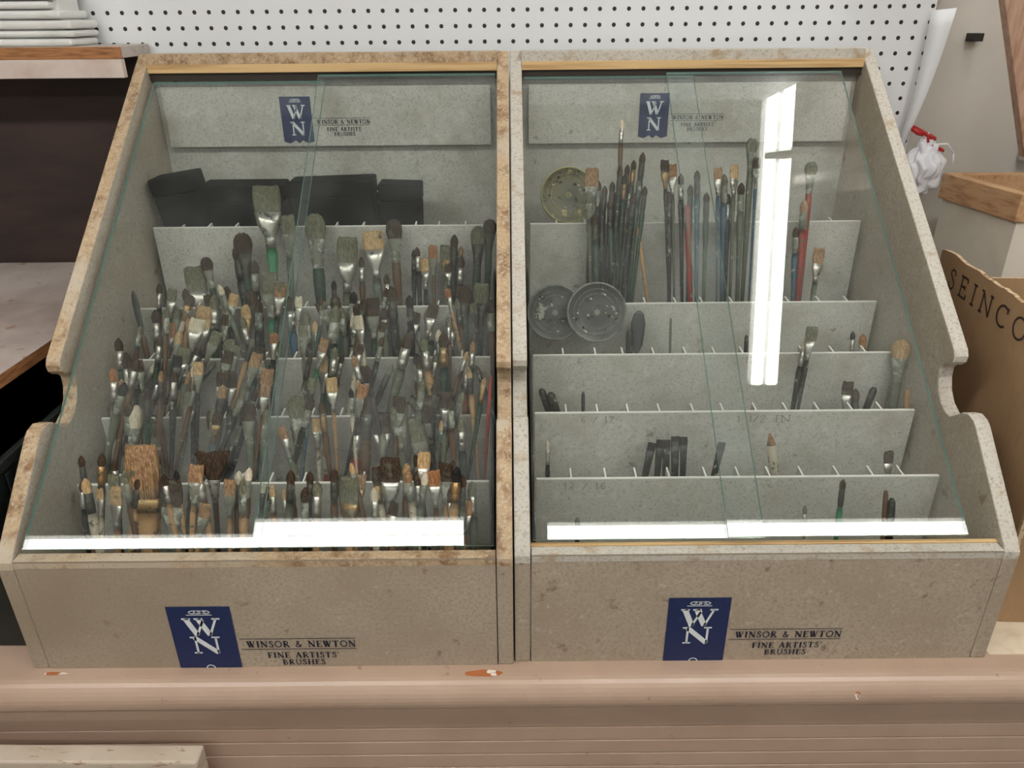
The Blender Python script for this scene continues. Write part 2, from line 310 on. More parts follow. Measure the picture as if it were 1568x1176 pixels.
def brush(mb,k,u,v,w,kind='flat',b=0,f=0,h=0,lean=0,bl=None,dj=0.0,hfac=None):  # u, v, w and lean are in image pixels
    x,ht,sc=row_xy(k,u,v); xb,_,_=row_xy(k,u+lean,v)
    y,z=ROWS[k]
    ht=max(ht,.012)
    W=w*sc
    down=.085 if k<6 else .12
    tip=Vector((x,y+dj,z))+DV*ht; bs=Vector((xb,y+dj,z))
    d=(tip-bs).normalized(); L=(tip-bs).length
    if abs(d.x)>.3: down=.05
    a=Vector((1,0,0))-d*d.x; a.normalize(); yaw=random.uniform(-.5,.5)
    n=d.cross(a); a2=a*math.cos(yaw)+n*math.sin(yaw); n2=d.cross(a2)
    R=W/2
    if kind=='knife':
        rg=[(-down,.004,.004,H(h)),(L-.075,.005,.004,H(h)),(L-.07,.002,.002,B(6)),(L-.055,R*.8,.0008,B(6)),(L-.02,R,.0008,B(6)),(L-.006,R*.7,.0008,B(6)),(L,R*.2,.0006,B(6))]
        mb.lathe(bs,d,a,n,rg,10); return
    if kind=='pencil':
        rg=[(-down,R,R,H(h)),(L-.02,R,R,H(h)),(L-.018,R*.95,R*.95,B(b)),(L-.005,R*.4,R*.4,B(b)),(L,R*.1,R*.1,B(b))]
        mb.lathe(bs,d,a,n,rg,8); return
    if kind=='stick':
        rg=[(-down,R*.8,R*.8,H(h)),(L*.5,R,R,H(h)),(L-.004,R*.9,R*.9,H(h)),(L,R*.5,R*.5,H(h))]
        mb.lathe(bs,d,a,n,rg,8); return
    if kind=='block':
        rg=[(-down,R*.6,R*.4,H(h)),(L*.2,R*.9,R*.4,H(h)),(L-.012,R,R*.4,H(h)),(L-.0119,R,R*.35,B(3)),(L,R*.98,R*.2,B(3))]
        mb.lathe(bs,d,a,n,rg,12,sq=.6,jit=.0006); return
    if kind=='flat':
        bl=bl or (W*1.1+.003); fl=W*1.1+.010; th=max(.0022,R*.34); hr=max(.0026,R*(hfac or .40))
        rg=[(-down,hr*.5,hr*.5,H(h)),(L-bl-fl-.05,hr*.8,hr*.75,H(h)),(L-bl-fl-.012,hr*1.1,hr,H(h)),(L-bl-fl,hr*.9,hr*.85,H(h)),
            (L-bl-fl+.0001,hr*1.02,hr*.95,F(f)),(L-bl-fl*.75,hr*1.1,hr,F(f)),(L-bl-fl*.72,hr*1.02,hr*.93,F(f)),(L-bl-fl*.66,hr*1.12,hr,F(f)),(L-bl-fl*.35,R*.85,th*1.2,F(f)),(L-bl,R,th,F(f)),
            (L-bl+.0001,R*.95,th*.9,B(b)),(L-bl*.5,R*1.04,th*1.15,B(b)),(L-bl*.12,R*.99,th*.8,B(b)),(L,R*.9,th*.45,B(b))]
        mb.lathe(bs,d,a2,n2,rg,14,jit=min(.0022,bl*.08),sq=.75)
    elif kind=='round':
        bl=bl or (W*1.1+.005); fl=W*1.0+.014; hr=max(.0024,R*.85)
        rg=[(-down,hr*.5,hr*.5,H(h)),(L-bl-fl-.05,hr*.8,hr*.8,H(h)),(L-bl-fl-.01,hr*1.15,hr*1.15,H(h)),(L-bl-fl,hr*.9,hr*.9,H(h)),
            (L-bl-fl+.0001,hr,hr,F(f)),(L-bl-fl*.6,R*.95,R*.95,F(f)),(L-bl-fl*.57,R*.88,R*.88,F(f)),(L-bl-fl*.5,R*.93,R*.93,F(f)),(L-bl,R*.85,R*.85,F(f)),
            (L-bl+.0001,R*.8,R*.8,B(b)),(L-bl*.6,R*1.0,R*1.0,B(b)),(L-bl*.25,R*.75,R*.75,B(b)),(L,R*.15,R*.15,B(b))]
        mb.lathe(bs,d,a2,n2,rg,10,jit=.0006)
    elif kind=='mop':
        bl=bl or W*1.1; fl=W*1.0+.01; hr=max(.003,R*.5)
        rg=[(-down,hr*.5,hr*.5,H(h)),(L-bl-fl-.02,hr*1.1,hr*1.1,H(h)),(L-bl-fl,hr,hr,F(f)),(L-bl-fl*.5,hr*1.2,hr*1.2,F(f)),(L-bl,R*.9,R*.5,F(f)),
            (L-bl+.0001,R*.86,R*.48,B(b)),(L-bl*.6,R*1.05,R*.62,B(b)),(L-bl*.3,R*.98,R*.58,B(b)),(L-bl*.08,R*.7,R*.4,B(b)),(L,R*.3,R*.2,B(b))]
        mb.lathe(bs,d,a2,n2,rg,14,jit=.0015)
    elif kind=='wide':
        bl=bl or W*.9; fl=W*.45; th=.006
        rg=[(-down,R*.35,.005,H(h)),(L-bl-fl-.045,R*.38,.006,H(h)),(L-bl-fl-.015,R*.75,.006,H(h)),(L-bl-fl,R*.92,.006,H(h)),
            (L-bl-fl+.0001,R,.007,F(f)),(L-bl-fl*.5,R*1.01,.0072,F(f)),(L-bl,R,.007,F(f)),(L-bl+.0001,R*.96,.0065,B(b)),(L-bl*.5,R*1.03,.0075,B(b)),(L-.002,R*1.02,.005,B(b)),(L,R*.96,.003,B(b))]
        mb.lathe(bs,d,a,n,rg,20,jit=.0025,sq=.6)
        for i in range(13):
            xx=(i-6)/6.6*R; q=random.uniform(-.001,.001)
            mb.lathe(bs+a*xx,d,a,n,[(L-bl*.98,R*.06,.0082,B(random.choice((1,7,5,7)))),(L-bl*.3,R*.07,.0084+q,B(7)),(L+random.uniform(-.001,.004),R*.03,.001,B(b))],6)
    elif kind=='fan':
        bl=bl or W*.8; fl=.03; hr=.0035
        rg=[(-down,hr*.6,hr*.6,H(h)),(L-bl-fl,hr,hr,H(h)),(L-bl-fl+.0001,hr*1.1,hr*1.1,F(f)),(L-bl,R*.35,.003,F(f)),(L-bl+.0001,R*.36,.003,B(b)),(L-bl*.4,R*.8,.004,B(b)),(L-bl*.05,R,.003,B(b)),(L,R*.96,.0015,B(b))]
        mb.lathe(bs,d,a,n,rg,18,jit=.003,sq=.8)

mb=MB()
EX=[(2,415,291,40,'flat',2,0,8,6,.042),(2,446,333,24,'flat',2,1,6,0),(2,486,332,34,'mop',2,1,1,4),(2,375,360,28,'mop',0,3,1,6),(2,366,378,16,'round',0,3,0,8),
(2,535,366,32,'flat',2,0,6,-4),(2,573,357,32,'flat',1,0,6,6,.03),(2,605,340,26,'mop',0,1,2,4),(2,640,380,9,'round',0,0,0,2),(2,650,397,16,'flat',1,0,0,2),(2,664,378,15,'flat',5,1,2,0),
(2,683,378,17,'flat',2,2,6,0),(2,697,362,13,'round',0,3,0,-4),(2,707,393,12,'round',0,0,2,-4),(2,734,350,24,'mop',2,3,1,-6),(2,751,340,20,'mop',0,3,1,-6),
(2,318,396,18,'mop',0,1,1,10),(2,299,410,30,'flat',2,0,6,6),(2,592,420,10,'round',0,0,6,2),(2,512,430,9,'round',3,3,0,0),(2,555,395,10,'round',0,0,2,0),(2,392,400,14,'round',0,1,0,0),
(3,210,447,11,'knife',0,0,2,12),(3,242,475,14,'round',0,0,2,0),(3,256,482,12,'round',5,2,2,2),(3,272,470,18,'mop',2,1,1,0),(3,286,492,12,'round',0,1,6,0),(3,316,470,28,'flat',1,0,6,-8,.034),
(3,334,452,16,'round',2,0,1,-6),(3,352,440,16,'round',0,1,0,-4),(3,381,468,18,'mop',1,2,6,0),(3,400,478,12,'round',0,3,1,0),(3,418,420,26,'flat',2,1,8,0),(3,446,455,16,'round',0,0,4,4),
(3,470,478,14,'round',2,0,0,2),(3,484,492,12,'round',1,0,3,2),(3,515,452,18,'round',0,1,1,6),(3,524,470,12,'round',2,1,6,4),(3,548,480,18,'flat',4,0,7,-8),(3,572,458,22,'flat',0,1,1,0),
(3,590,472,12,'round',0,0,6,0),(3,601,440,16,'round',0,3,0,4),(3,632,492,16,'mop',0,1,0,12),(3,655,475,14,'round',2,0,1,4),(3,672,505,12,'round',4,0,5,0),(3,690,488,16,'flat',2,0,1,2),
(3,712,440,22,'mop',0,3,1,0),(3,738,436,24,'flat',2,3,1,-4),(3,752,460,14,'round',0,1,2,0),
(4,198,540,18,'round',0,0,1,2),(4,217,552,14,'flat',0,1,6,4),(4,288,538,22,'flat',1,0,3,-26),(4,312,490,22,'flat',4,0,6,-38,.02),(4,356,520,18,'flat',2,1,4,-12),(4,402,535,16,'round',2,0,5,2),
(4,520,470,18,'round',2,1,1,-18),(4,552,485,16,'flat',4,0,7,14),(4,500,545,20,'flat',1,0,1,-6),(4,561,560,24,'mop',0,0,1,-4),(4,630,510,18,'round',0,0,6,-30),(4,643,545,14,'round',0,0,4,4),(4,716,548,16,'round',4,0,5,-4),(4,680,510,16,'round',0,2,1,0),
(5,217,620,26,'round',4,1,6,-20),(5,242,640,24,'flat',2,1,6,-16),(5,330,630,22,'flat',0,1,4,0),(5,460,606,30,'mop',2,1,6,-2),(5,488,640,16,'flat',1,0,7,0),(5,500,680,12,'round',5,0,5,0),
(5,586,632,28,'flat',0,0,3,0,.03),(5,612,622,24,'flat',2,1,6,4),(5,651,608,50,'fan',0,0,1,14),(5,686,600,20,'flat',0,0,6,-8),(5,706,640,14,'round',2,0,1,2),(5,640,640,30,'flat',2,1,6,8),
(5,752,575,6,'stick',0,0,5,-10),(5,565,600,30,'mop',0,3,2,-6),(5,548,640,18,'round',0,0,5,-4),(5,384,615,26,'mop',0,1,6,0),(5,408,625,22,'mop',2,1,6,-4),(5,300,600,22,'flat',2,0,6,-26),(5,350,570,18,'flat',0,1,2,-20),
(6,225,680,46,'wide',7,2,3,0,.070),(6,266,732,36,'flat',0,1,6,0),(6,332,690,54,'fan',0,0,2,0),(6,132,735,10,'round',0,0,0,0),(6,183,742,24,'flat',1,0,3,-4),(6,158,745,14,'flat',1,0,7,-2),
(6,378,755,16,'flat',5,2,3,0),(6,420,740,12,'round',1,0,3,0),(6,535,728,34,'flat',2,2,3,0),(6,575,745,14,'round',4,0,7,0),(6,600,700,30,'flat',0,0,3,-2),(6,652,690,20,'flat',1,0,7,-8),(6,683,708,22,'flat',0,1,3,0),
(6,700,740,26,'mop',0,0,3,-10),(6,716,765,18,'flat',5,0,3,-4),(6,480,745,14,'round',1,0,3,0),(6,300,745,14,'round',4,0,3,0),(6,640,720,14,'round',0,0,0,6)]
for e in EX:
    e=list(e); bl=e[9] if len(e)>9 else None
    brush(mb,*e[:9],bl=bl)
rnd=random
def fill(k,u0,u1,n,vlo,vhi,wl,wh,ml=0,sg=13):
    for i in range(n):
        u=u0+(u1-u0)*(i+rnd.random()*1.6-.3)/n
        u=min(max(u,u0),u1)
        v=rnd.triangular(vlo,vhi,vlo+(vhi-vlo)*.35)
        kind=rnd.choices(['round','flat','mop'],[8,3,.6])[0]
        w=rnd.uniform(wl,wh)*(1.4 if kind=='flat' else 1)*(1.25 if kind=='mop' else 1)
        b=rnd.choices([0,1,2,3,4,5,7],[8,1.6,4,2,.5,.7,2])[0]; f=rnd.choices([0,1,2,3],[5,6,1.2,4])[0]
        h=rnd.choices(range(9),[6,6,6,3,1.2,.35,5.5,.7,.25])[0] if k<6 else rnd.choices(range(9),[2,1,5,9,.6,.15,2.5,2,0])[0]
        ln=rnd.gauss(ml,sg)
        if u+ln<u0-12: ln=0
        brush(mb,k,u,v,w,kind,b,f,h,ln,dj=rnd.uniform(-.014,.014))
fill(2,590,750,3,370,440,7,11)
fill(3,236,410,13,420,495,8,13,-8,14); fill(3,430,750,17,425,500,8,13,0,14)
fill(4,190,440,24,470,575,8,14,-30,14); fill(4,465,750,18,480,585,8,14,-6,18)
fill(5,165,430,25,540,660,8,15,-26,16); fill(5,425,748,22,560,675,8,15,-4,18)
fill(6,125,420,22,690,775,9,16,-5,11); fill(6,425,735,22,695,775,9,16,0,11)
mb.obj('paintbrush_assortment',BM)

mb=MB()
EXR=[(2,905,268,22,'flat',7,1,0,-6),(2,948,198,8,'round',4,0,2,-6),(2,958,262,9,'round',0,3,0,-14),(2,968,256,9,'round',0,2,1,-16),(2,979,243,10,'round',0,3,1,-20),(2,935,285,10,'round',0,3,0,-10),
(2,924,292,10,'round',0,3,0,-10),(2,915,286,10,'round',0,1,1,-4),(2,945,262,9,'round',0,3,0,-12),(2,953,276,9,'round',0,2,1,-10),(2,984,292,9,'round',0,3,1,-16),(2,974,280,9,'round',2,3,1,-12),
(2,962,290,9,'round',0,0,2,0),(2,940,300,9,'round',0,3,0,4),(2,930,310,9,'round',0,3,1,6),(2,900,300,12,'round',2,1,6,4),(2,974,350,6,'stick',0,0,3,16),
(2,920,315,12,'round',0,3,0,0),(2,936,325,12,'round',0,3,1,-6),(2,952,312,11,'round',3,3,0,-6),(2,966,300,11,'round',0,3,0,-14),(2,908,330,12,'round',0,3,1,4),
(2,1012,254,14,'flat',0,2,0,10),(2,1025,262,15,'flat',5,0,6,8),(2,1038,275,10,'round',0,0,0,6),(2,1047,318,9,'stick',0,0,5,8),(2,1060,268,10,'round',0,3,4,4),(2,1052,290,10,'round',0,3,1,0),
(2,1020,300,12,'round',0,3,0,4),
(2,1092,265,13,'flat',7,0,4,4),(2,1104,276,12,'round',2,1,4,2),(2,1117,262,15,'flat',1,0,6,0),(2,1130,288,12,'round',0,1,6,0),(2,1143,224,18,'mop',2,1,6,-6),(2,1149,250,12,'flat',0,1,4,-4),(2,1076,300,10,'round',0,3,1,0),(2,1112,305,10,'round',0,0,0,0),
(2,1235,258,18,'mop',2,1,5,-8),(2,1226,312,13,'round',7,1,5,-4),(2,1253,384,18,'flat',7,0,6,-6),(2,1212,350,10,'round',0,1,4,0),
(3,979,480,22,'knife',0,0,0,-2),(3,964,505,12,'stick',0,0,0,0),(3,1025,486,4,'stick',0,0,6,0),(3,1143,518,7,'stick',0,0,0,0),(3,1322,515,12,'round',5,2,2,0),(3,1311,515,8,'round',0,0,0,0),
(4,1236,500,17,'flat',2,0,0,-14),(4,1231,520,12,'round',4,0,0,-12),(4,1381,526,26,'mop',1,1,6,-6),(4,1298,585,16,'flat',0,0,3,-2),(4,1311,606,14,'round',0,3,0,0),(4,1342,605,12,'stick',0,0,0,-4),(4,829,606,12,'stick',0,0,0,4),(4,842,612,14,'stick',0,0,0,4),(4,893,612,6,'stick',0,0,0,0),(4,1390,612,10,'stick',0,0,3,0),
(5,838,672,8,'round',4,0,0,0),(5,998,678,13,'block',0,0,0,-6),(5,1011,676,12,'block',0,0,0,-2),(5,1022,680,13,'block',0,0,0,0),(5,1036,675,14,'block',0,0,0,0),(5,1049,676,12,'block',0,0,0,0),(5,1105,678,12,'block',3,3,0,-6),
(5,1180,668,15,'pencil',5,0,7,6),(5,1362,698,15,'flat',0,0,0,0),
(6,1294,742,10,'round',0,3,8,-4),(6,1231,773,7,'round',2,0,7,0),(6,1366,766,12,'stick',0,0,0,0),(6,1358,756,8,'stick',0,0,2,0),(6,884,796,8,'stick',0,0,0,0)]
for e in EXR: brush(mb,*e[:9],dj=random.uniform(-.01,.01)+.005)
mb.obj('paintbrush_assortment.001',BM)

# ------------------------------------------------------------------ round cloudy plastic cases
def clearmat(nm,c,spots):
    m=mat(nm,c,.5,0.0,layers=[(56,spots,.62,.67,5,S1),(110,(40,42,38),.58,.66,3,S1),(16,(104,106,97),.5,.62,3,S1)],spec=.25)
    nt=m.node_tree; N=nt.nodes; L=nt.links; b=N['Principled BSDF']
    tr=N.new('ShaderNodeBsdfTransparent'); mx=N.new('ShaderNodeMixShader'); mx.inputs[0].default_value=.92
    out=[n for n in N if n.type=='OUTPUT_MATERIAL'][0]
    L.new(tr.outputs[0],mx.inputs[1]); L.new(b.outputs[0],mx.inputs[2]); L.new(mx.outputs[0],out.inputs[0])
    return m
CL1=clearmat('cloudy_plastic',(82,83,77),(172,170,158)); CL2=clearmat('cloudy_plastic_yellowed',(116,112,88),(176,166,112))
RIM=mat('plastic_rim',(126,128,118),.45,layers=[(60,(76,78,70),.5,.65,3,S1)])
RIM2=mat('plastic_rim_yellowed',(162,154,96),.45,layers=[(60,(110,106,70),.5,.65,3,S1)])
def disc(name,k,u,v,r,m,dj,rim):
    x,h,sc=row_xy(k,u,v); y,z=ROWS[k]; R=r*sc
    c=Vector((x,y+dj,z))+DV*h; a=Vector((1,0,0)); up=DV; n=a.cross(up)
    n=-n if n.y<0 else n
    b=MB(); NS=40
    b.lathe(c,-n,a,up,[(-.007,R*.97,R*.97,0),(-.0068,R,R,1),(.003,R,R,1),(.0075,R*.985,R*.985,1),(.0078,R*.95,R*.95,1),(.005,R*.94,R*.94,0),(.005,R*.3,R*.3,0),(.0065,R*.22,R*.22,0),(.0068,R*.1,R*.1,1)],NS)
    for rr in (.78,.62):
        pts=[c-n*.0055+a*(R*rr*math.cos(i*.26))+up*(R*rr*math.sin(i*.26)) for i in range(25)]
        for i in range(24):
            d=(pts[i+1]-pts[i]); l=d.length; d.normalize(); q=d.cross(n)
            b.lathe(pts[i],d,q,n,[(0,.0005,.0005,1),(l,.0005,.0005,1)],5)
    for i in range(16):
        th=random.uniform(0,6.28); rr=random.uniform(.1,.85)*R; s=random.uniform(.001,.003)
        p=c-n*.005+a*rr*math.cos(th)+up*rr*math.sin(th)
        b.lathe(p,-n,a,up,[(0,s,s*.8,2+i%2),(.001,s*.7,s*.5,2+i%2)],8)
    b.obj(name,[m,rim,BM[NH+NF+0],BM[NH+NF+4]])
disc('round_plastic_case',1,869,298,42,CL2,-.012,RIM2)
disc('round_plastic_case.001',3,850,483,43,CL1,.012,RIM)
disc('round_plastic_case.002',3,911,473,45,CL1,-.016,RIM)

def blk(name,x0,x1,y0,y1,z0,z1,ang,tilt=0):
    b=MB(); cx,cy,cz=(x0+x1)/2,(y0+y1)/2,(z0+z1)/2
    b.box(x0-cx,x1-cx,y0-cy,y1-cy,z0-cz,z1-cz-.030,0)
    b.box(x0-cx-.0006,x1-cx+.0006,y0-cy-.0006,y1-cy+.0006,z1-cz-.0295,z1-cz,0)
    o=b.obj(name,[BLACKFOAM],None,.003,3); o.location=(cx,cy,cz); o.rotation_euler=(math.radians(tilt),math.radians(ang),0)
blk('black_brush_box',-.592,-.518,1.300,1.352,-.400,-.243,-9)
blk('black_brush_box.001',-.527,-.388,1.318,1.372,-.420,-.262,0)
blk('black_brush_box.002',-.374,-.232,1.318,1.370,-.420,-.256,-1.5)
blk('black_brush_box.003',-.228,-.156,1.325,1.372,-.420,-.265,2)

# ------------------------------------------------------------------ counter
PINK=mat('pink_paint',(188,162,142),.30,layers=[(5,(178,151,131),.45,.7,3,S1),(60,(154,127,105),.68,.75,4,S1)],bump=.15,bscale=40)
CHIP=mat('bare_wood_chip',(176,104,56),.7,layers=[(45,(228,220,208),.50,.54,3,S1)])
ct=empty('counter')
m=MB()
R0=.026; yc,zc=.737,ZB-R0
prof=[(1.555,ZB)]+[(yc-R0*math.sin(math.radians(a)),zc+R0*math.cos(math.radians(a))) for a in range(0,181,12)]
prof+=[(yc+.001,zc-R0-.003),(.730,zc-R0-.006),(.730,zc-R0-.022),(.735,zc-R0-.025)]
z=zc-R0-.046
while z>-1.60:
    prof+=[(.735,z),(.7375,z-.0010),(.7375,z-.0020),(.735,z-.0030)]; z-=.0260
prof+=[(.735,-1.649),(1.555,-1.649)]
m.prism(prof,-2.2,2.2,0,0)
m.obj('counter_body',[PINK],ct,.0008)
m=MB()
def chip(cx,cy,rx,ry,seed):
    r_=random.Random(seed); pts=[]
    for i in range(14):
        a=-2*math.pi*i/14; q=r_.uniform(.75,1.1)
        x=cx+rx*q*math.cos(a); y=cy+ry*q*math.sin(a)
        zz=ZB if y>=yc else ZB-R0+math.sqrt(max(R0*R0-(yc-y)**2,0))
        pts.append((x,y,zz+.0007))
    m.add(pts,[list(range(14))[::-1]],0)
chip(-.037,.7355,.027,.0065,4); chip(-.60,.741,.016,.003,2); chip(.44,.712,.004,.0015,3)
m.obj('paint_chips',[CHIP],ct)
m=MB(); m.box(.63,2.1,.76,1.49,ZB+.0001,ZB+.0013,0); m.obj('paper_liner',[mat('cream_liner',(232,216,190),.6,layers=[(20,(214,192,160),.5,.7,3,S1)])],ct)

FR=mat('distressed_white_wood',(208,194,175),.6,layers=[(35,(150,112,80),.60,.66,4,(1,3,3)),(8,(192,176,155),.45,.7,3,S1)],bump=.3,bscale=60)
fr=empty('picture_frame')
m=MB(); m.box(-1.1,-.398,.684,.712,-.90,-.872,0); m.box(-.430,-.398,.684,.712,-1.5,-.90,0); m.box(-1.1,-1.068,.684,.712,-1.5,-.9,0); m.box(-1.1,-.398,.684,.712,-1.65,-1.5,0)
m.obj('frame_rails',[FR],fr,.003)
m=MB(); m.box(-1.07,-.428,.700,.708,-1.51,-.895,0); m.obj('frame_back',[mat('frame_backing',(176,156,138),.8)],fr)
fr.rotation_euler=(0,math.radians(1.0),0); fr.location=(0,0,-.009)

# ------------------------------------------------------------------ room
ZC=1.10
WALL=mat('wall_paint',(204,198,188),.8,layers=[(3,(192,184,172),.4,.7,3,S1)])
CEIL=mat('ceiling_tile',(192,191,186),.9)
FLOOR=mat('floor_vinyl',(150,138,122),.5,layers=[(5,(130,118,104),.4,.7,4,S1)])
for nm,a in (('floor',(-3,3.2,-3.5,1.6,-1.70,-1.65)),('ceiling',(-3,3.2,-3.5,1.6,ZC,ZC+.04)),('wall_back',(-3,3.2,1.56,1.62,-1.65,ZC)),
             ('wall_left',(-3.06,-3.0,-3.5,1.62,-1.65,ZC)),('wall_right',(3.2,3.26,-3.5,1.62,-1.65,ZC))):
    m=MB(); m.box(*a); m.obj(nm,[{'f':FLOOR,'c':CEIL,'w':WALL}[nm[0]]])
PEG=bpy.data.materials.new('pegboard'); PEG.use_nodes=True
nt=PEG.node_tree;N=nt.nodes;L=nt.links;b=N['Principled BSDF'];b.inputs['Roughness'].default_value=.45
tc=N.new('ShaderNodeTexCoord'); sx=N.new('ShaderNodeSeparateXYZ'); L.new(tc.outputs['Object'],sx.inputs[0])
def mth(op,a,bb=None,c=None):
    n=N.new('ShaderNodeMath'); n.operation=op
    for i,q in enumerate((a,bb,c)):
        if q is None: continue
        if isinstance(q,(int,float)): n.inputs[i].default_value=q
        else: L.new(q,n.inputs[i])
    return n.outputs[0]
def cell(o,off): 
    s=mth('MULTIPLY_ADD',o,1/.0254,off); return mth('SUBTRACT',mth('FRACT',s),.5)
fx=cell(sx.outputs[0],100.2); fz=cell(sx.outputs[2],100.45)
r=mth('SQRT',mth('ADD',mth('MULTIPLY',fx,fx),mth('MULTIPLY',fz,fz)))
hole=mth('LESS_THAN',r,.14)
mx=N.new('ShaderNodeMix'); mx.data_type='RGBA'; L.new(hole,mx.inputs[0]); mx.inputs[6].default_value=lin((228,230,230)); mx.inputs[7].default_value=lin((34,28,24)); L.new(mx.outputs[2],b.inputs['Base Color'])
m=MB(); m.box(-1.8,.750,1.500,1.506,ZB+.001,.9); m.obj('pegboard_panel',[PEG])
m=MB(); m.box(-1.8,.73,1.506,1.56,.6,.64); m.box(-1.8,.73,1.506,1.56,-.6,-.56); m.box(.70,.73,1.506,1.56,-.56,.6); m.obj('trim_1',[DARK])

# ------------------------------------------------------------------ left shelving
sh=empty('shelving_unit')
SHADEW=mat('shelf_wood_painted_shade',(60,44,38),.7,layers=[(6,(42,31,27),.4,.7,4,(1,4,4))])  # cubby shade put into the brown; the shallow top board casts too little
SHT=mat('shelf_top_paint',(196,184,177),.5,layers=[(5,(162,147,138),.4,.65,4,S1),(40,(150,118,94),.62,.7,3,S1)])
PLY=mat('plywood_edge',(172,118,72),.7,layers=[(30,(110,72,44),.45,.7,4,(1,1,12))])
LPNK=mat('pale_pink_paint',(210,195,184),.5,layers=[(12,(192,170,155),.5,.7,3,S1)])
m=MB()
m.box(-1.9,-.66,1.484,1.494,ZB+.001,-.06,0); m.box(-1.92,-1.90,.78,1.494,ZB+.001,-.06,0); m.obj('back_board',[SHADEW],sh)
m=MB(); m.box(-1.92,-.640,1.385,1.494,-.066,-.048,0); m.box(-1.92,-.640,1.379,1.385,-.067,-.0485,1); m.box(-1.92,-.640,1.376,1.390,-.096,-.0672,2); m.obj('top_board',[SHT,PLY,LPNK],sh,.001)
m=MB()
def slab(m,poly,z0,z1,mt,me):
    n=len(poly); vs=[(x,y,z1) for x,y in poly]+[(x,y,z0) for x,y in poly]
    fs=[list(range(n)),list(range(2*n-1,n-1,-1))]+[[(i+1)%n,i,i+n,(i+1)%n+n] for i in range(n)]
    m.add(vs,fs,[mt,mt]+[me]*n)
slab(m,[(-1.9,.80),(-.705,.80),(-.695,1.07),(-.690,1.48),(-1.9,1.48)],-.460,-.442,0,1)
m.obj('middle_shelf',[SHT,PLY],sh)
BIN=mat('dark_bin_plastic',(26,32,30),.4)  # bin added to darken the gap beside the case, where something green-black stands
m=MB()
slab(m,[(-1.15,.79),(-.655,.79),(-.655,1.2),(-1.15,1.2)],ZB+.001,-.51,0,0); slab(m,[(-1.16,.78),(-.648,.78),(-.648,1.21),(-1.16,1.21)],-.525,-.51,0,0)
for i in range(5): m.box(-.6545,-.650,.84+i*.075,.852+i*.075,-.77,-.53,0)
m.obj('added_dark_bin',[BIN],None,.004)
WS=mat('white_vinyl',(228,228,224),.45,layers=[(10,(208,208,202),.5,.7,3,S1)])
m=MB(); zz=-.048
for i in range(8):
    th=random.uniform(.011,.018); xr=-.720+random.uniform(-.012,.010)-.004*i
    m.box(-1.35,xr,1.39+random.uniform(0,.008),1.49,zz,zz+th-.0025,0); zz+=th
m.box(-1.33,-.74,1.41,1.48,-.048,zz-.003,0)
m.obj('stack_of_white_sheets',[WS],None,.005,3)
REDP=mat('red_plastic',(176,36,34),.4)

# ------------------------------------------------------------------ right side clutter
CB=mat('cardboard',(172,140,104),.8,layers=[(4,(152,120,86),.4,.7,3,S1),(200,(160,128,92),.5,.7,2,(1,1,.2))])
CBE=mat('cardboard_torn_edge',(200,178,144),.8,layers=[(120,(150,116,80),.5,.6,3,S1)])
bx=empty('cardboard_box')
m=MB()
A=Vector((.664,.82,0)); Bq=Vector((.700,1.215,0))
def wallstrip(m,P,Q,z0,ztops,th,mi,me):
    n=len(ztops); d=(Q-P).normalized(); nn=Vector((-d.y,d.x,0))*-th
    vs=[]
    for i,zt in enumerate(ztops):
        p=P.lerp(Q,i/(n-1)); vs+=[(p.x,p.y,z0),(p.x,p.y,zt),(p.x+nn.x,p.y+nn.y,zt),(p.x+nn.x,p.y+nn.y,z0)]
    fs=[];ms=[]
    for i in range(n-1):
        a=i*4;c=a+4
        fs+=[(a,a+1,c+1,c),(a+1,a+2,c+2,c+1),(a+2,a+3,c+3,c+2)]; ms+=[mi,me,mi]
    fs+=[(0,3,2,1),(4*n-4,4*n-3,4*n-2,4*n-1)]; ms+=[me,me]
    m.add(vs,fs,ms)
zt=[-.352+.0015*math.sin(i*.9)+random.uniform(-.0018,.0018) for i in range(34)]
wallstrip(m,A,Bq,ZB+.002,zt,.006,0,1)
C=Vector((1.10,1.190,0)); D=Vector((1.07,.80,0))
wallstrip(m,Bq,C,ZB+.002,[-.40]*12,.005,0,1); wallstrip(m,C,D,ZB+.002,[-.40]*6,.005,0,1); wallstrip(m,D,A,ZB+.002,[-.352]*6,.005,0,1)
m.box(.70,1.06,.84,1.17,ZB+.002,ZB+.006,0)
m.obj('box_walls',[CB,CBE],bx)
m=MB(); dd=(Bq-A).normalized()
off=Vector((-dd.y,dd.x,0))*.0008
P=lambda a,b_:tuple(Vector((0,0,b_))+Bq-dd*a+off)
text(m,'SEINCO',.045,.285,-.402,.032,P,0,uniform=.10,sp=.35)
m.obj('marker_lettering',[mat('marker_ink',(54,38,30),.7)],bx)
def tube(m,pts,r,mi=0,n=6):
    for i in range(len(pts)-1):
        p,q=Vector(pts[i]),Vector(pts[i+1]); d=q-p; l=d.length
        if l<1e-6: continue
        d.normalize(); a=d.orthogonal().normalized(); b_=d.cross(a)
        m.lathe(p-d*r*.3,d,a,b_,[(0,r,r,mi),(l+r*.6,r,r,mi)],n)
PINE=mat('pine_board',(192,152,112),.5,layers=[(26,(156,112,76),.45,.65,5,(6,.35,6)),(5,(204,168,130),.5,.7,3,S1)])
CRM=mat('cream_panel',(218,210,194),.6,layers=[(6,(198,188,170),.45,.7,3,S1)])
cr=empty('wooden_crate')
m=MB()
slab(m,[(.790,1.428),(.822,1.240),(.842,1.240),(.810,1.428)],-.318,-.272,0,0)
slab(m,[(.810,1.410),(1.40,1.410),(1.40,1.428),(.810,1.428)],-.318,-.272,0,0)
slab(m,[(.842,1.240),(1.40,1.240),(1.40,1.258),(.842,1.258)],-.318,-.272,0,0)
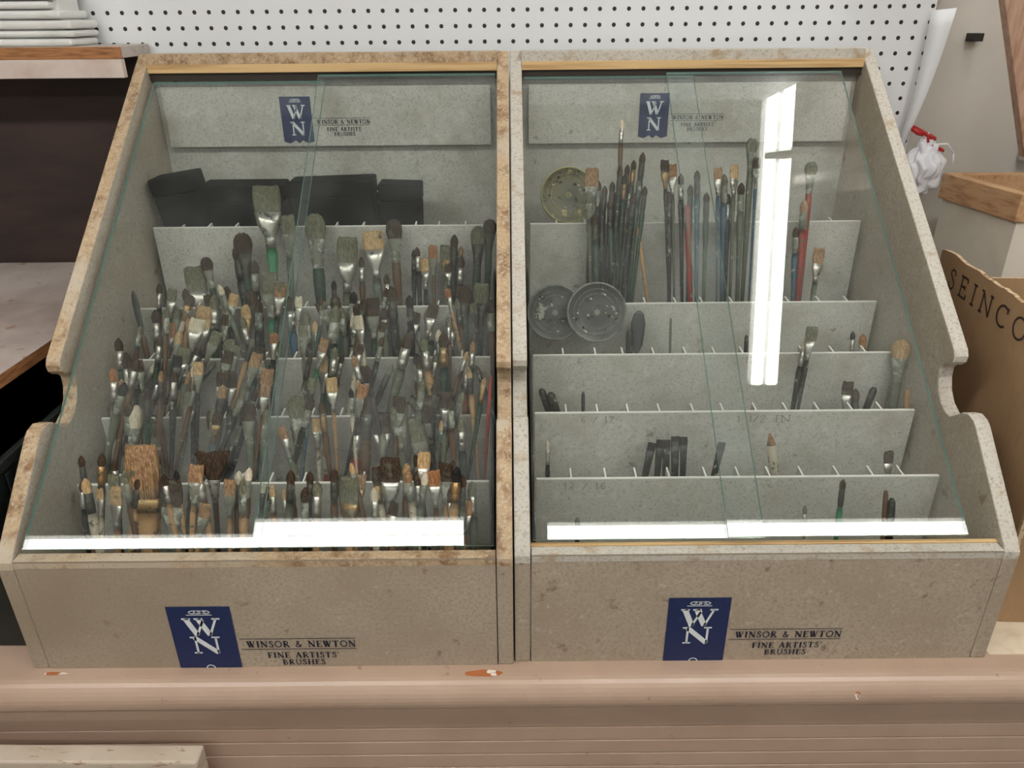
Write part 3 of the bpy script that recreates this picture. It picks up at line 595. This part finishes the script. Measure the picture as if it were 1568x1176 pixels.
m.obj('crate_rim',[PINE],cr,.002)
m=MB(); slab(m,[(.798,1.424),(.828,1.245),(1.39,1.245),(1.39,1.424)],ZB+.0015,-.318,0,0); m.obj('crate_panels',[CRM],cr)
GP=mat('grey_panel',(194,187,177),.6,layers=[(4,(178,169,157),.4,.7,3,S1)])
m=MB(); slab(m,[(1.00,1.552),(1.03,1.24),(1.045,1.24),(1.015,1.552)],-.272,ZC-.002,0,0); m.obj('partition_panel',[GP])
br=empty('wooden_brace')
m=MB(); p=Vector((.725,1.30,.060)); q=Vector((.835,1.30,-.205)); d=(q-p).normalized()
nx=Vector((-d.z,0,d.x)); nx=nx if nx.x>0 else -nx
w_=.055
vs=[]
for s_ in (p-d*.35,q+d*.02):
    for yy in (-.009,.009):
        vs+= [s_+Vector((0,yy,0)), s_+nx*w_+Vector((0,yy,0))]
m.add(vs,[(0,1,5,4),(2,6,7,3),(0,4,6,2),(1,3,7,5),(0,2,3,1),(4,5,7,6)],0)
m.obj('brace_board',[mat('brown_pine',(176,142,120),.5,layers=[(30,(150,112,88),.45,.65,4,(4,4,.5))])],br,.0015)
m=MB(); m.box(.862,.905,1.262,1.286,-.272,ZC-.002,0); m.obj('upright_post',[GP],br,.002)
m=MB(); m.box(.846,.868,1.538,1.5595,-.058,-.044,0); m.obj('shelf_tag',[mat('black_tag',(30,26,24),.5)],None,.001)
m=MB(); n=8
vs=[]
for i in range(n+1):
    tt=i/n; zq=-.006-.235*tt
    xx0=.738-.012*tt; xx1=.768-.034*tt
    yb=1.490-.012*math.sin(tt*3.1)
    vs+=[(xx0,yb,zq),(xx1,yb-.02*(1-tt)-.006,zq+.004)]
m.add(vs,[[2*i,2*i+1,2*i+3,2*i+2] for i in range(n)],0,True)
o=m.obj('hanging_paper',[mat('paper_white',(236,237,238),.7)]); sd=o.modifiers.new('s','SOLIDIFY'); sd.thickness=.0008
pb=empty('plastic_bag')
bmx=bmesh.new(); bmesh.ops.create_icosphere(bmx,subdivisions=5,radius=1)
for v in bmx.verts:
    p=v.co.copy(); q=abs(noise.noise(p*2.2))*.6+abs(noise.noise(p*4+Vector((3,1,2))))*.2
    s=.78+q; top=max(0,p.z)
    v.co=Vector((p.x*.040*s*(1-.55*top),p.y*.024*s*(1-.6*top),p.z*.054*(.9+q*.5)))
me=bpy.data.meshes.new('bag'); bmx.to_mesh(me); bmx.free()
for pl in me.polygons: pl.use_smooth=True
me.materials.append(mat('bag_film',(232,232,236),.35,layers=[(18,(206,206,212),.5,.65,3,S1)]))
o=bpy.data.objects.new('bag_body',me); scene.collection.objects.link(o); o.location=(.764,1.455,-.266); o.parent=pb
m=MB(); tube(m,[(.742,1.500,-.195),(.748,1.475,-.200),(.760,1.455,-.208),(.762,1.450,-.222)],.0025)
for (x,y,z_,r1) in ((.744,1.462,-.205,.006),(.764,1.452,-.212,.005),(.780,1.446,-.232,.004)):
    m.lathe(Vector((x,y,z_)),Vector((.6,-.2,-.25)).normalized(),Vector((0,0,1)),Vector((.5,.8,0)).normalized(),[(-.012,r1*.5,r1*.3,0),(0,r1,r1*.5,0),(.012,r1*.6,r1*.3,0)],8)
m.obj('red_hook_and_ribbon',[REDP],pb)
m=MB(); tube(m,[(.779,1.447,-.225),(.794,1.442,-.224),(.806,1.437,-.240),(.809,1.435,-.262)],.0016); m.obj('bag_handle',[bpy.data.materials['bag_film']],pb)
for i,(x,z_) in enumerate(((.775,.035),(.760,-.125))):
    m=MB(); m.box(x-.012,x+.012,1.535,1.5595,z_-.005,z_+.005,0); m.box(x-.003,x+.003,1.50,1.54,z_-.002,z_+.002,0); m.obj('red_peg_hook',[REDP],None,.001)

# ------------------------------------------------------------------ fluorescent fixtures
TUBE=mat('fluorescent_tube',(255,255,255),.4,emit=((1.0,.99,.96,1),16.8))
HOUS=mat('fixture_enamel',(170,170,166),.5)
def fixture(name,x0,x1,y0,y1,hw,offs,r):
    rt=empty(name); h=MB(); tb=MB(); z=.90
    alongx=(x1-x0)>(y1-y0)
    cx,cy=(x0+x1)/2,(y0+y1)/2
    X,Y,Z=Vector((1,0,0)),Vector((0,1,0)),Vector((0,0,1))
    if alongx:
        h.box(x0,x1,cy-hw,cy+hw,z+.026,z+.075,0); h.box(cx-.01,cx+.01,cy-.01,cy+.01,z+.075,ZC,0)
        for e in (x0,x1-.012): h.box(e,e+.012,cy-hw,cy+hw,z-.02,z+.026,0)
        for s in offs: tb.lathe(Vector((x0+.012,cy+s,z)),X,Y,Z,[(0,r,r,0),(x1-x0-.024,r,r,0)],10)
    else:
        h.box(cx-hw,cx+hw,y0,y1,z+.026,z+.075,0); h.box(cx-.01,cx+.01,cy-.01,cy+.01,z+.075,ZC,0)
        for e in (y0,y1-.004): h.box(cx-hw,cx+hw,e,e+.004,z-.005,z+.026,0)
        for s in offs: tb.lathe(Vector((cx+s,y0+.004,z)),Y,X,Z,[(0,r,r,0),(y1-y0-.008,r,r,0)],10)
    h.obj('housing',[HOUS],rt); tb.obj('tubes',[TUBE],rt)
O3=(-.052,0,.052)
fixture('fluorescent_light',-1.65,-.15,.03,.185,.0775,O3,.022)
fixture('fluorescent_light.001',.10,1.60,.03,.185,.0775,O3,.022)
fixture('fluorescent_light.002',.748,.842,.6465,1.559,.047,(-.0235,.0235),.0175)
fixture('added_fill_fixture',-1.75,-.15,-1.5,-1.37,.066,(-.032,.032),.02)  # added behind the camera as fill, unseen
fixture('added_fill_fixture.001',.10,1.70,-1.5,-1.37,.066,(-.032,.032),.02)  # second added fill fixture, also out of view

w=bpy.data.worlds.new('world'); scene.world=w; w.use_nodes=True
w.node_tree.nodes['Background'].inputs[0].default_value=(1,.98,.95,1); w.node_tree.nodes['Background'].inputs[1].default_value=.5

# ------------------------------------------------------------------ camera
cam=bpy.data.cameras.new('camera'); co=bpy.data.objects.new('camera',cam); scene.collection.objects.link(co)
cam.sensor_width=36; cam.lens=1178/1568*36; cam.clip_start=.01
co.matrix_world=(Matrix.Rotation(math.radians(90-25.9),4,'X')@Matrix.Rotation(math.radians(-.5),4,'Z'))
scene.camera=co
for o in scene.objects:
    if o.parent is None: o.location.z+=CAMZ
